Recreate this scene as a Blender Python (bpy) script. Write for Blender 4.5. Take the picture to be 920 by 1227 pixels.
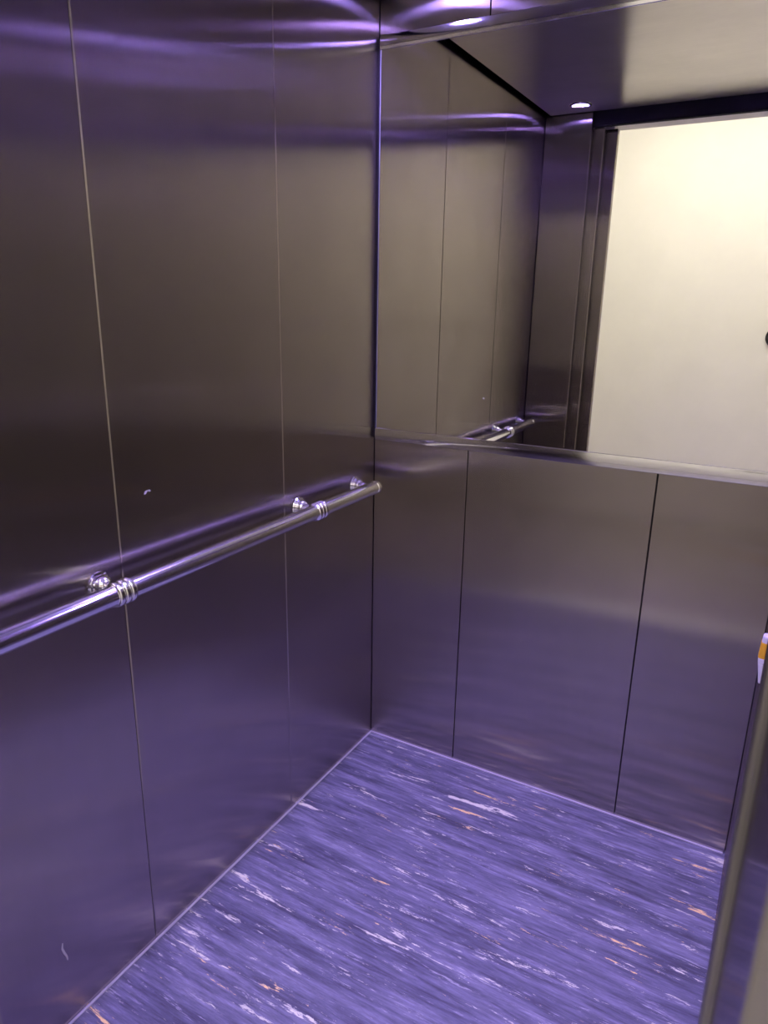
import bpy, bmesh, math
from mathutils import Vector, Matrix

for o in list(bpy.data.objects):
    bpy.data.objects.remove(o)
S = bpy.context.scene
COL = S.collection

# ------------------------------------------------------------------ camera
W, D = 1.10, 1.40            # inside of the lift car; back left floor corner is the origin, door at y = -D
CAM = Vector((1.0617, -1.8199, 1.40))
YAW, PITCH, ROLL = (math.radians(a) for a in (29.3775, -16.4623, 0.9833))
FPX = 851.45                 # focal length in pixels of the 920 x 1227 frame
fwd = Vector((-math.sin(YAW) * math.cos(PITCH), math.cos(YAW) * math.cos(PITCH), math.sin(PITCH)))
rt0 = Vector((math.cos(YAW), math.sin(YAW), 0))
up0 = rt0.cross(fwd)
rt = math.cos(ROLL) * rt0 + math.sin(ROLL) * up0
up = -math.sin(ROLL) * rt0 + math.cos(ROLL) * up0
cam = bpy.data.cameras.new('camera')
cam.sensor_fit = 'AUTO'
cam.sensor_width = 36
cam.lens = FPX / 1227 * 36
cam.clip_start = 0.02
cam.dof.use_dof = True
cam.dof.focus_distance = 1.9
cam.dof.aperture_fstop = 8.0
co = bpy.data.objects.new('camera', cam)
COL.objects.link(co)
co.matrix_world = Matrix(((rt.x, up.x, -fwd.x, CAM.x), (rt.y, up.y, -fwd.y, CAM.y), (rt.z, up.z, -fwd.z, CAM.z), (0, 0, 0, 1)))
S.camera = co

# ------------------------------------------------------------------ world, exposure
w = bpy.data.worlds.new('world')
S.world = w
w.use_nodes = True
w.node_tree.nodes['Background'].inputs[0].default_value = (0, 0, 0, 1)
vs = S.view_settings
vs.view_transform = 'Standard'
vs.look = 'None'
vs.exposure = 0.0
vs.gamma = 1.0
vs.use_curve_mapping = False
LED_COLOUR = (0.365, 0.26, 1.0)
LED_POWER = 2350.0
HALL_COLOUR = (1.0, 0.955, 0.875)
HALL_POWER = 14.3

# ------------------------------------------------------------------ helpers
def mk(name):
    m = bpy.data.materials.new(name)
    m.use_nodes = True
    nt = m.node_tree
    return m, nt, nt.nodes['Principled BSDF']

def ramp(nt, fac, stops):
    r = nt.nodes.new('ShaderNodeValToRGB')
    e = r.color_ramp.elements
    while len(e) < len(stops):
        e.new(0.5)
    for k, (p, c) in enumerate(stops):
        e[k].position = p
        e[k].color = c if len(c) == 4 else (*c, 1)
    nt.links.new(fac, r.inputs[0])
    return r.outputs[0]

def noise(nt, scale, detail=4, rough=0.6, rotz=0.0, dist=0.0, loc=(0, 0, 0)):
    tc = nt.nodes.new('ShaderNodeTexCoord')
    mp = nt.nodes.new('ShaderNodeMapping')
    mp.inputs['Scale'].default_value = scale
    mp.inputs['Rotation'].default_value = (0, 0, rotz)
    mp.inputs['Location'].default_value = loc
    n = nt.nodes.new('ShaderNodeTexNoise')
    n.inputs['Scale'].default_value = 1
    n.inputs['Detail'].default_value = detail
    n.inputs['Roughness'].default_value = rough
    n.inputs['Distortion'].default_value = dist
    nt.links.new(tc.outputs['Object'], mp.inputs[0])
    nt.links.new(mp.outputs[0], n.inputs['Vector'])
    return n.outputs[0]

def mix(nt, fac, a, b, mode='MIX'):
    m = nt.nodes.new('ShaderNodeMix')
    m.data_type = 'RGBA'
    m.blend_type = mode
    if isinstance(fac, float):
        m.inputs[0].default_value = fac
    else:
        nt.links.new(fac, m.inputs[0])
    for s, v in ((6, a), (7, b)):
        if isinstance(v, tuple):
            m.inputs[s].default_value = (*v, 1) if len(v) == 3 else v
        else:
            nt.links.new(v, m.inputs[s])
    return m.outputs[2]

def brushed(name, colour, rough, aniso=0.8, tangent=(0, 0, 1), grain=(160, 160, 2.5)):
    """brushed metal: tangent is the direction of the brush lines"""
    m, nt, b = mk(name)
    nt.nodes.remove(b)
    g = nt.nodes.new('ShaderNodeBsdfAnisotropic')
    g.distribution = 'GGX'
    n = noise(nt, grain, 3, 0.6)                      # fine brush lines
    blot = noise(nt, (4.3, 4.3, 4.3), 5, 0.6)         # handling smudges
    c1 = ramp(nt, n, [(0.25, tuple(0.97 * v for v in colour)), (0.75, tuple(min(1, 1.03 * v) for v in colour))])
    c2 = ramp(nt, blot, [(0.30, (0.90, 0.90, 0.90)), (0.65, (1.0, 1.0, 1.0))])
    nt.links.new(mix(nt, 1.0, c1, c2, 'MULTIPLY'), g.inputs['Color'])
    g.inputs['Roughness'].default_value = rough
    g.inputs['Anisotropy'].default_value = aniso
    t = nt.nodes.new('ShaderNodeCombineXYZ')
    for k in range(3):
        t.inputs[k].default_value = tangent[k]
    nt.links.new(t.outputs[0], g.inputs['Tangent'])
    nt.links.new(g.outputs[0], nt.nodes['Material Output'].inputs['Surface'])
    return m

def plain(name, colour, rough=0.5, metal=0.0, vary=0.06, scale=8, emit=None, strength=0):
    m, nt, b = mk(name)
    n = noise(nt, (scale,) * 3, 4, 0.6)
    c = ramp(nt, n, [(0.3, tuple(v * (1 - vary) for v in colour)), (0.7, tuple(min(1, v * (1 + vary)) for v in colour))])
    nt.links.new(c, b.inputs['Base Color'])
    b.inputs['Roughness'].default_value = rough
    b.inputs['Metallic'].default_value = metal
    if emit:
        b.inputs['Emission Color'].default_value = (*emit, 1)
        b.inputs['Emission Strength'].default_value = strength
    return m

def floor_material():
    m, nt, b = mk('streaked_vinyl')
    rz = math.radians(4)
    base = ramp(nt, noise(nt, (2.6, 24, 1), 8, 0.72, rz, 0.2), [(0.30, (0.050, 0.050, 0.070)), (0.43, (0.115, 0.116, 0.150)), (0.55, (0.190, 0.190, 0.235)), (0.72, (0.34, 0.34, 0.39))])
    fine = ramp(nt, noise(nt, (9, 95, 1), 5, 0.75, rz, 0.1, (3, 1, 0)), [(0.3, (0.55, 0.55, 0.55)), (0.7, (1.42, 1.42, 1.42))])
    c = mix(nt, 1.0, base, fine, 'MULTIPLY')
    dark = ramp(nt, noise(nt, (2.4, 26, 1), 7, 0.74, rz, 0.2, (7, 3, 0)), [(0.56, (0, 0, 0)), (0.68, (1, 1, 1))])
    c = mix(nt, dark, c, (0.050, 0.050, 0.070))
    for sc, loc, lo, hi, col in (((5.5, 55, 1), (1, 9, 0), 0.585, 0.63, (0.40, 0.40, 0.40)),
                                 ((3.0, 23, 1), (11, 5, 0), 0.606, 0.624, (0.80, 0.80, 0.56)),
                                 ((7.5, 48, 1), (31, 25, 0), 0.610, 0.632, (0.72, 0.72, 0.52)),
                                 ((3.6, 25, 1), (21.4, 15.2, 0), 0.620, 0.638, (1.0, 0.74, 0.27))):
        k = ramp(nt, noise(nt, sc, 7, 0.78, rz, 0.25, loc), [(lo, (0, 0, 0)), (hi, (1, 1, 1))])
        c = mix(nt, k, c, col)
    nt.links.new(c, b.inputs['Base Color'])
    b.inputs['Roughness'].default_value = 0.42
    b.inputs['Specular IOR Level'].default_value = 0.4
    return m

M = {}
M['steel'] = brushed('brushed_steel', (0.51, 0.460, 0.425), 0.212, 0.77)
M['jamb_steel'] = brushed('smooth_jamb_steel', (0.50, 0.475, 0.465), 0.14, 0.5)
M['frame_steel'] = brushed('dull_frame_steel', (0.36, 0.345, 0.34), 0.28, 0.7)
M['ceiling'] = brushed('brushed_ceiling_steel', (0.84, 0.81, 0.77), 0.28, 0.4, (1, 0, 0), (2.5, 160, 160))
M['polished'] = plain('polished_steel', (0.72, 0.71, 0.74), 0.10, 1.0, 0.02)
M['chrome'] = plain('chrome', (0.93, 0.93, 0.94), 0.05, 1.0, 0.02)
M['rail'] = plain('worn_chrome', (0.93, 0.93, 0.94), 0.13, 1.0, 0.03, 30)
M['mirror'] = plain('mirror_silver', (0.90, 0.89, 0.87), 0.004, 1.0, 0.004)
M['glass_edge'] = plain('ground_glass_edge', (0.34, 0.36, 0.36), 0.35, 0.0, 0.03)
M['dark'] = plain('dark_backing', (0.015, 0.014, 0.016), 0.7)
M['track'] = plain('matt_black_track', (0.004, 0.004, 0.004), 0.9)
M['black'] = plain('black_plastic', (0.012, 0.012, 0.013), 0.35)
M['trim'] = plain('pale_edge_strip', (0.60, 0.58, 0.60), 0.4)
M['cream'] = plain('cream_paint', (0.80, 0.775, 0.70), 0.55, 0.0, 0.025, 5)
M['hallfloor'] = plain('hall_floor_tile', (0.36, 0.34, 0.31), 0.35, 0.0, 0.1, 14)
M['white'] = plain('white_plastic', (0.85, 0.84, 0.82), 0.4)
M['orange'] = plain('orange_plastic', (0.95, 0.52, 0.03), 0.4)
M['scuff'] = plain('pale_scuff', (0.55, 0.53, 0.50), 0.8)
M['sill'] = brushed('ribbed_sill_metal', (0.55, 0.54, 0.53), 0.35, 0.5, (1, 0, 0), (2, 200, 2))
M['led'] = plain('led_lamp', (0.9, 0.9, 0.9), 0.5, emit=LED_COLOUR, strength=LED_POWER)
M['halllamp'] = plain('hall_lamp_diffuser', (0.9, 0.9, 0.9), 0.5, emit=HALL_COLOUR, strength=HALL_POWER)
M['floor'] = floor_material()

def obj(name, bm, mat, parent=None, smooth=False):
    me = bpy.data.meshes.new(name)
    bmesh.ops.recalc_face_normals(bm, faces=bm.faces)
    bm.to_mesh(me)
    bm.free()
    me.materials.append(M[mat])
    if smooth:
        for p in me.polygons:
            p.use_smooth = True
        me.set_sharp_from_angle(angle=math.radians(40))
    o = bpy.data.objects.new(name, me)
    COL.objects.link(o)
    if parent:
        o.parent = parent
    return o

def empty(name, loc=(0, 0, 0)):
    o = bpy.data.objects.new(name, None)
    o.empty_display_size = 0.05
    COL.objects.link(o)
    o.location = loc
    return o

def tag(o, label, cat, group=None):
    o['label'] = label
    o['category'] = cat
    if group:
        o['group'] = group
    return o

def struct(o, label=None, cat=None):
    o['kind'] = 'structure'
    if label:
        o['label'] = label
    if cat:
        o['category'] = cat
    return o

def box(bm, x0, x1, y0, y1, z0, z1, bevel=0.0, seg=2):
    g = bmesh.ops.create_cube(bm, size=1)
    vv = g['verts']
    for v in vv:
        v.co = Vector(((x0 + x1) / 2 + v.co.x * (x1 - x0), (y0 + y1) / 2 + v.co.y * (y1 - y0), (z0 + z1) / 2 + v.co.z * (z1 - z0)))
    if bevel:
        ed = list({e for v in vv for e in v.link_edges})
        bmesh.ops.bevel(bm, geom=ed, offset=bevel, segments=seg, profile=0.5, affect='EDGES')
    return bm

def bx(*a, **k):
    return box(bmesh.new(), *a, **k)

def lathe(bm, prof, origin, axis, n=32, closed_ends=True):
    """prof: list of (distance along the axis, radius)"""
    axis = Vector(axis).normalized()
    a = axis.orthogonal().normalized()
    b = axis.cross(a)
    origin = Vector(origin)
    rings = []
    for t, r in prof:
        if r < 1e-6:
            rings.append([bm.verts.new(origin + axis * t)])
        else:
            rings.append([bm.verts.new(origin + axis * t + r * (math.cos(2 * math.pi * k / n) * a + math.sin(2 * math.pi * k / n) * b)) for k in range(n)])
    for p, q in zip(rings, rings[1:]):
        for k in range(n):
            k2 = (k + 1) % n
            if len(p) == 1 and len(q) == 1:
                continue
            if len(p) == 1:
                bm.faces.new((p[0], q[k], q[k2]))
            elif len(q) == 1:
                bm.faces.new((p[k], q[0], p[k2]))
            else:
                bm.faces.new((p[k], q[k], q[k2], p[k2]))
    if closed_ends:
        for r in (rings[0], rings[-1]):
            if len(r) > 1:
                bm.faces.new(r)
    return bm

# ------------------------------------------------------------------ the lift car
ROOF = 2.25
CEIL = 2.15
GAP = 0.0028
GAP_L = 0.0012
PT = 0.012

# floor of the car
fl = struct(obj('floor', bx(-0.10, W + 0.10, -D - 0.005, 0.10, -0.05, 0.0), 'floor'), 'grey vinyl lift floor with light and dark streaks', 'floor')

def wall(name, label, box_args):
    return struct(obj(name, bx(*box_args), 'dark'), label, 'wall')

wl = wall('wall_left', 'brushed steel panelled wall carrying the chrome handrail', (-0.09, -0.014, -D, 0.09, 0.0, ROOF))
wb = wall('wall_back', 'brushed steel panelled wall behind and below the mirror', (-0.014, W + 0.014, 0.014, 0.09, 0.0, ROOF))
wr = wall('wall_right', 'brushed steel panelled wall beside the open doorway', (W + 0.014, W + 0.09, -D, 0.09, 0.0, ROOF))
wf = wall('wall_front', 'steel front wall around the open lift doorway', (-0.09, 0.16, -D - 0.08, -D - 0.014, 0.0, ROOF))

seam_l = [-D, -0.955, -0.446, 0.0]
seam_b = [0.0, 0.304, 0.810, W]
for a, b in zip(seam_l, seam_l[1:]):
    obj('panel', bx(-PT, 0.0, a + GAP_L / 2, b - GAP_L / 2, 0.004, ROOF - 0.01, bevel=0.0021, seg=1), 'steel', wl)
    obj('panel', bx(W, W + PT, a + GAP / 2, b - GAP / 2, 0.004, ROOF - 0.01, bevel=0.0011), 'steel', wr)
for a, b in zip(seam_b, seam_b[1:]):
    obj('panel', bx(a + GAP / 2, b - GAP / 2, 0.0, PT, 0.004, ROOF - 0.01, bevel=0.0011), 'steel', wb)

# front wall: return panel beside the doorway, slim post at the other side, track cover above
obj('return_panel', bx(0.001, 0.197, -D - 0.03, -D, 0.004, ROOF - 0.01, bevel=0.003, seg=2), 'steel', wf)
obj('door_post', bx(1.0735, W + 0.02, -D - 0.012, -D + 0.02, 0.0, ROOF - 0.01, bevel=0.003, seg=3), 'frame_steel', wf)
obj('track_cover', bx(0.197, 1.0735, -D - 0.035, -D - 0.018, 2.104, ROOF, bevel=0.001), 'track', wf)
obj('track_lip', bx(0.197, 1.0735, -D - 0.040, -D - 0.016, 2.098, 2.103, bevel=0.001), 'track', wf)

# telescopic car door, slid open behind the return panel
d1 = struct(empty('door_1', (0.2, -D - 0.05, 0)), 'steel sliding lift door leaves slid open beside the return panel', 'door')
def door_leaf(x1, y0, y1):
    o = obj('door_leaf', bx(-0.08, x1, y0, y1, 0.006, 2.098, bevel=0.004, seg=2), 'steel')
    o.parent = d1
    o.matrix_parent_inverse = Matrix.Translation(-Vector(d1.location))
    return o
door_leaf(0.240, -D - 0.070, -D - 0.036)
door_leaf(0.284, -D - 0.112, -D - 0.080)

# sill
struct(obj('trim_1', bx(0.0, 1.081, -1.60, -D - 0.006, -0.05, 0.0, bevel=0.001), 'sill'), 'ribbed metal threshold across the lift doorway', 'threshold')

# pale edge strips where the floor meets the walls
struct(obj('baseboard_left', bx(0.0, 0.0055, -D, 0.0, 0.0, 0.004, bevel=0.001), 'trim'), 'thin pale strip between floor and handrail wall', 'edge strip')
struct(obj('baseboard_back', bx(0.0055, W - 0.0055, -0.0055, 0.0, 0.0, 0.004, bevel=0.001), 'trim'), 'thin pale strip between floor and mirror wall', 'edge strip')

# ceiling: dark car roof with a suspended steel panel
SPOTS = [(0.18, -0.13), (W - 0.18, -0.13), (0.18, -1.27), (W - 0.18, -1.27)]
HR = 0.034
ce = struct(obj('ceiling', bx(-0.09, W + 0.09, -D - 0.08, 0.09, ROOF, ROOF + 0.04), 'dark'), 'lift ceiling of brushed steel with a dark gap at the walls', 'ceiling')

def holed_plate(x0, x1, y0, y1, z0, z1, holes, r, cell=0.05, n=32):
    bm = bmesh.new()
    xs = sorted({x0, x1, *[round(h[0] + s * cell, 5) for h in holes for s in (-1, 1)]})
    ys = sorted({y0, y1, *[round(h[1] + s * cell, 5) for h in holes for s in (-1, 1)]})
    for za in (z0, z1):
        for xa, xb in zip(xs, xs[1:]):
            for ya, yb in zip(ys, ys[1:]):
                c = ((xa + xb) / 2, (ya + yb) / 2)
                h = [q for q in holes if abs(q[0] - c[0]) < 1e-3 and abs(q[1] - c[1]) < 1e-3]
                if not h:
                    bm.faces.new([bm.verts.new((x, y, za)) for x, y in ((xa, ya), (xb, ya), (xb, yb), (xa, yb))])
                    continue
                inner, outer = [], []
                for k in range(n):
                    t = 2 * math.pi * k / n
                    cx, sy = math.cos(t), math.sin(t)
                    q = max(abs(cx), abs(sy))
                    inner.append(bm.verts.new((c[0] + r * cx, c[1] + r * sy, za)))
                    outer.append(bm.verts.new((c[0] + cell * cx / q, c[1] + cell * sy / q, za)))
                for k in range(n):
                    k2 = (k + 1) % n
                    bm.faces.new((inner[k], inner[k2], outer[k2], outer[k]))
    for hx, hy in holes:
        lo = [bm.verts.new((hx + r * math.cos(2 * math.pi * k / n), hy + r * math.sin(2 * math.pi * k / n), z0)) for k in range(n)]
        hi = [bm.verts.new((v.co.x, v.co.y, z1)) for v in lo]
        for k in range(n):
            bm.faces.new((lo[k], lo[(k + 1) % n], hi[(k + 1) % n], hi[k]))
    cs = [(x0, y0), (x1, y0), (x1, y1), (x0, y1)]
    for (xa, ya), (xb, yb) in zip(cs, cs[1:] + cs[:1]):
        bm.faces.new([bm.verts.new(q) for q in ((xa, ya, z0), (xb, yb, z0), (xb, yb, z1), (xa, ya, z1))])
    bmesh.ops.remove_doubles(bm, verts=bm.verts, dist=1e-5)
    return bm

obj('ceiling_panel', holed_plate(0.026, W - 0.026, -D + 0.012, -0.026, CEIL, CEIL + 0.018, SPOTS, HR), 'ceiling', ce)

# ------------------------------------------------------------------ mirror
mr = tag(empty('mirror', (W / 2, -0.004, 1.007)), 'large frameless wall mirror between polished steel strips, reflecting the open doorway', 'mirror')
def mpart(name, bm, mat):
    o = obj(name, bm, mat, mr)
    o.matrix_parent_inverse = Matrix.Translation(-Vector(mr.location))
    return o
MX0, MX1 = 0.0085, W - 0.006
mpart('backing', bx(MX0 + 0.002, MX1 - 0.002, -0.0045, -0.0004, 1.03, 2.03), 'black')
mpart('mirror_glass', bx(MX0 + 0.003, MX1 - 0.003, -0.0085, -0.0047, 1.030, 2.030), 'mirror')
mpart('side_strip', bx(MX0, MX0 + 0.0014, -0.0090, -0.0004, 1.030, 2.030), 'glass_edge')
mpart('gap_shade_strip', bx(0.0004, MX0 - 0.0005, -0.0045, -0.0004, 1.012, 2.05), 'dark')  # dark strip standing in for the shade in the gap beside the mirror
mpart('side_strip', bx(MX1 - 0.003, MX1, -0.0095, -0.0004, 1.030, 2.030), 'glass_edge')
def strip(z0, z1, tilt):
    """polished strip with a slightly convex face; its end profile lies in the y z plane"""
    n, zc, hh = 8, (z0 + z1) / 2, (z1 - z0) / 2
    R = hh / math.sin(tilt)
    prof = [(-0.0003, z0), (-0.0088, z0), (-0.0100, z0 + 0.0006)]
    for k in range(n + 1):
        a = -tilt + 2 * tilt * k / n
        prof.append((-0.0105 - R * (math.cos(a) - math.cos(tilt)), zc + (hh - 0.0012) * math.sin(a) / math.sin(tilt)))
    prof += [(-0.0100, z1 - 0.0006), (-0.0088, z1), (-0.0003, z1)]
    bm = bmesh.new()
    ends = [[bm.verts.new((x, y, z)) for y, z in prof] for x in (MX0 - 0.0003, MX1 + 0.003)]
    m = len(prof)
    for k in range(m):
        bm.faces.new((ends[0][k], ends[0][(k + 1) % m], ends[1][(k + 1) % m], ends[1][k]))
    bm.faces.new(ends[0])
    bm.faces.new(ends[1][::-1])
    o = mpart('polished_strip', bm, 'polished')
    for p in o.data.polygons:
        p.use_smooth = True
    o.data.set_sharp_from_angle(angle=math.radians(20))
    return o
strip(1.007, 1.042, math.radians(9))
strip(2.022, 2.055, math.radians(14))

# ------------------------------------------------------------------ handrail
RX, RZ, RR = 0.063, 0.887, 0.0192
Y0, Y1 = -1.310, -0.098
hr = tag(empty('handrail', (RX, (Y0 + Y1) / 2, RZ)), 'round chrome handrail on four brackets along the steel wall', 'handrail')
def hpart(name, bm, mat='chrome', parent=None):
    o = obj(name, bm, mat, None, smooth=True)
    o.parent = hr
    o.matrix_parent_inverse = Matrix.Translation(-Vector(hr.location))
    return o
hpart('tube', lathe(bmesh.new(), [(0, RR), (Y1 - Y0, RR)], (RX, Y0, RZ), (0, 1, 0), 48), 'rail')
for y, s in ((Y1, 1), (Y0, -1)):
    prof = [(-0.012, RR + 0.0012), (-0.002, RR + 0.0016), (0.0, RR + 0.0010)]
    prof += [(0.0 + 0.013 * math.sin(t), (RR + 0.0010) * math.cos(t)) for t in [k * math.pi / 16 for k in range(1, 8)]] + [(0.013, 0)]
    hpart('end_cap', lathe(bmesh.new(), prof, (RX, y, RZ), (0, s, 0), 48))
for y in (-0.388, -1.012):
    prof = [(-0.021, RR)]
    for k in range(3):                                   # three beads
        c = -0.0135 + 0.0135 * k
        prof += [(c + 0.0062 * -math.cos(t), RR + 0.0012 + 0.0036 * math.sin(t)) for t in [j * math.pi / 6 for j in range(7)]]
    prof += [(0.021, RR)]
    hpart('collar', lathe(bmesh.new(), prof, (RX, y, RZ), (0, 1, 0), 48))
for y in (-0.112, -0.388, -1.012, -1.296):
    prof = [(0.0005, 0.0), (0.0005, 0.0250), (0.0025, 0.0268), (0.0050, 0.0255), (0.0060, 0.0215), (0.0085, 0.0222), (0.0110, 0.0210), (0.0120, 0.0185), (0.0150, 0.0200), (0.0195, 0.0190), (0.0240, 0.0150), (0.0265, 0.0120), (0.0290, 0.0128), (0.0320, 0.0118), (0.036, 0.0105), (0.045, 0.0108), (0.052, 0.011), (0.056, 0.0)]
    hpart('bracket', lathe(bmesh.new(), prof, (0.0, y, RZ + 0.0005), (1, 0, 0), 32))

# ------------------------------------------------------------------ downlights
def downlight(x, y):
    t = empty('downlight', (x, y, CEIL))
    bm = lathe(bmesh.new(), [(0.0, HR - 0.0015), (-0.004, HR - 0.001), (-0.0045, HR + 0.004), (-0.002, HR + 0.009), (-0.0002, HR + 0.0095), (-0.0002, HR + 0.003), (0.0, HR - 0.0015)], (0, 0, 0), (0, 0, 1), 40, False)
    obj('ring', bm, 'chrome', t, True)
    bm = lathe(bmesh.new(), [(0.0, HR - 0.0015), (0.040, HR - 0.0015), (0.040, 0.0)], (0, 0, 0), (0, 0, 1), 32, False)
    obj('housing', bm, 'trim', t, True)
    bm = lathe(bmesh.new(), [(0.022, 0.0), (0.022, 0.022), (0.024, 0.027), (0.030, 0.028), (0.030, 0.0)], (0, 0, 0), (0, 0, 1), 32, False)
    obj('lamp', bm, 'led', t, True)
    return t
where = ['round downlight in the ceiling above handrail and mirror corner', 'round downlight in the ceiling beside the mirror, away from handrail',
         'round bluish white ceiling downlight near the steel return panel', 'round downlight in the ceiling over the doorway, away from handrail']
for (x, y), lab in zip(SPOTS, where):
    tag(downlight(x, y), lab, 'downlight', 'ceiling downlights of the lift')

# ------------------------------------------------------------------ small plastic marker on the right wall, scuffs on the panels
t = tag(empty('wall_marker', (W, -0.30, 0.72)), 'small white and orange plastic marker fixed to wall beside the doorway', 'marker')
def slab(name, z0, z1, d0, d1, mat):
    bm = bmesh.new()
    hw = 0.014
    vs_ = [bm.verts.new((x, y, z)) for z, d in ((z0, d0), (z1, d1)) for x, y in ((-0.0004, -hw), (-0.0004, hw), (-d, hw * 0.7), (-d, -hw * 0.7))]
    for q in ((0, 1, 2, 3), (7, 6, 5, 4), (0, 4, 5, 1), (1, 5, 6, 2), (2, 6, 7, 3), (3, 7, 4, 0)):
        bm.faces.new([vs_[k] for k in q])
    bmesh.ops.bevel(bm, geom=list(bm.edges), offset=0.0012, segments=2, affect='EDGES')
    return obj(name, bm, mat, t)
slab('cap', 0.034, 0.048, 0.0100, 0.0085, 'white')
slab('band', 0.000, 0.034, 0.0122, 0.0105, 'orange')
slab('body', -0.012, 0.000, 0.0108, 0.0118, 'white')
slab('tip', -0.055, -0.012, 0.0038, 0.0104, 'white')

def scuff(pts, width, panel):
    bm = bmesh.new()
    prev = None
    for k, (y, z) in enumerate(pts):
        wd = width * (0.35 + 0.65 * math.sin(math.pi * (k + 0.5) / len(pts)))
        cur = [bm.verts.new((0.0006, y - wd / 2, z)), bm.verts.new((0.0006, y + wd / 2, z))]
        if prev:
            bm.faces.new((prev[0], prev[1], cur[1], cur[0]))
        prev = cur
    g = bmesh.ops.extrude_face_region(bm, geom=list(bm.faces))
    for v in [e for e in g['geom'] if isinstance(e, bmesh.types.BMVert)]:
        v.co.x = -0.0004
    obj('scuff', bm, 'scuff', panel)
lp = [c for c in wl.children if c.name.startswith('panel')]
scuff([(-1.176, 0.196), (-1.178, 0.185), (-1.175, 0.172), (-1.171, 0.160), (-1.170, 0.150)], 0.0042, lp[0])
scuff([(-0.885, 1.033), (-0.881, 1.0385), (-0.876, 1.040), (-0.872, 1.036)], 0.0075, lp[1])

# ------------------------------------------------------------------ the hall outside
HY = -3.15
struct(obj('wall_hall', bx(-1.3, 3.1, HY - 0.1, HY, 0, 2.8), 'cream'), 'plain cream hall wall opposite the lift doorway', 'wall')
struct(obj('wall_hall_left', bx(-1.4, -1.3, HY - 0.1, -1.60, 0, 2.8), 'cream'), 'cream hall end wall on the handrail side', 'wall')
struct(obj('wall_hall_right', bx(3.0, 3.1, HY, -1.60, 0, 2.8), 'cream'), 'cream hall end wall beyond the doorway post', 'wall')
struct(obj('floor_hall', bx(-1.3, 3.0, HY, -1.60, -0.05, 0.0), 'hallfloor'), 'grey tiled hall floor outside the lift', 'floor')
struct(obj('ceiling_hall', bx(-1.3, 3.0, HY, -1.60, 2.8, 2.85), 'cream'), 'cream hall ceiling outside the lift', 'ceiling')
# landing side of the shaft: wall with the doorway cut out, steel frame around it
LX0, LX1, LZ = 0.262, 1.0792, 2.115
bm = bmesh.new()
box(bm, -1.3, LX0 - 0.06, -1.60, -1.515, 0, 2.8)
box(bm, LX1 + 0.10, 3.0, -1.60, -1.515, 0, 2.8)
box(bm, LX0 - 0.06, LX1 + 0.10, -1.60, -1.515, LZ + 0.06, 2.8)
struct(obj('wall_landing', bm, 'cream'), 'cream hall wall around the lift doorway', 'wall')
bm = bx(LX0 - 0.06, LX0, -1.608, -1.516, 0, LZ + 0.06, bevel=0.002)
dj = struct(obj('trim_2', bm, 'cream'), 'narrow cream door frame on the handrail side', 'door frame')
bm = bx(LX1, LX1 + 0.11, -1.605, -D - 0.013, 0, LZ + 0.06, bevel=0.004, seg=3)
struct(obj('trim_3', bm, 'jamb_steel'), 'deep brushed steel door jamb beside the lift doorway', 'door jamb')
struct(obj('trim_4', bx(LX0, LX1, -1.608, -1.516, LZ, LZ + 0.06, bevel=0.002), 'cream'), 'cream door head above the lift doorway', 'door frame')

# black round fitting on the hall wall
f = tag(empty('wall_fitting', (0.946, HY, 1.236)), 'round black fitting on the cream hall wall, seen in the mirror', 'wall fitting')
obj('base', lathe(bmesh.new(), [(0.0005, 0.0), (0.0005, 0.064), (0.012, 0.064), (0.018, 0.058), (0.018, 0.0)], (0, 0, 0), (0, 1, 0), 40), 'black', f, True)
obj('knob', lathe(bmesh.new(), [(0.018, 0.0), (0.018, 0.034), (0.030, 0.033), (0.038, 0.026), (0.042, 0.0)], (0, 0, 0), (0, 1, 0), 32), 'black', f, True)

# hall lamp
f = tag(empty('ceiling_lamp', (0.75, -2.2, 2.8)), 'long white panel lamp on the hall ceiling', 'lamp')
obj('housing', bx(-0.91, 0.91, -0.26, 0.26, -0.035, -0.0005, bevel=0.003), 'white', f)
obj('diffuser', bx(-0.89, 0.89, -0.24, 0.24, -0.042, -0.0352), 'halllamp', f)
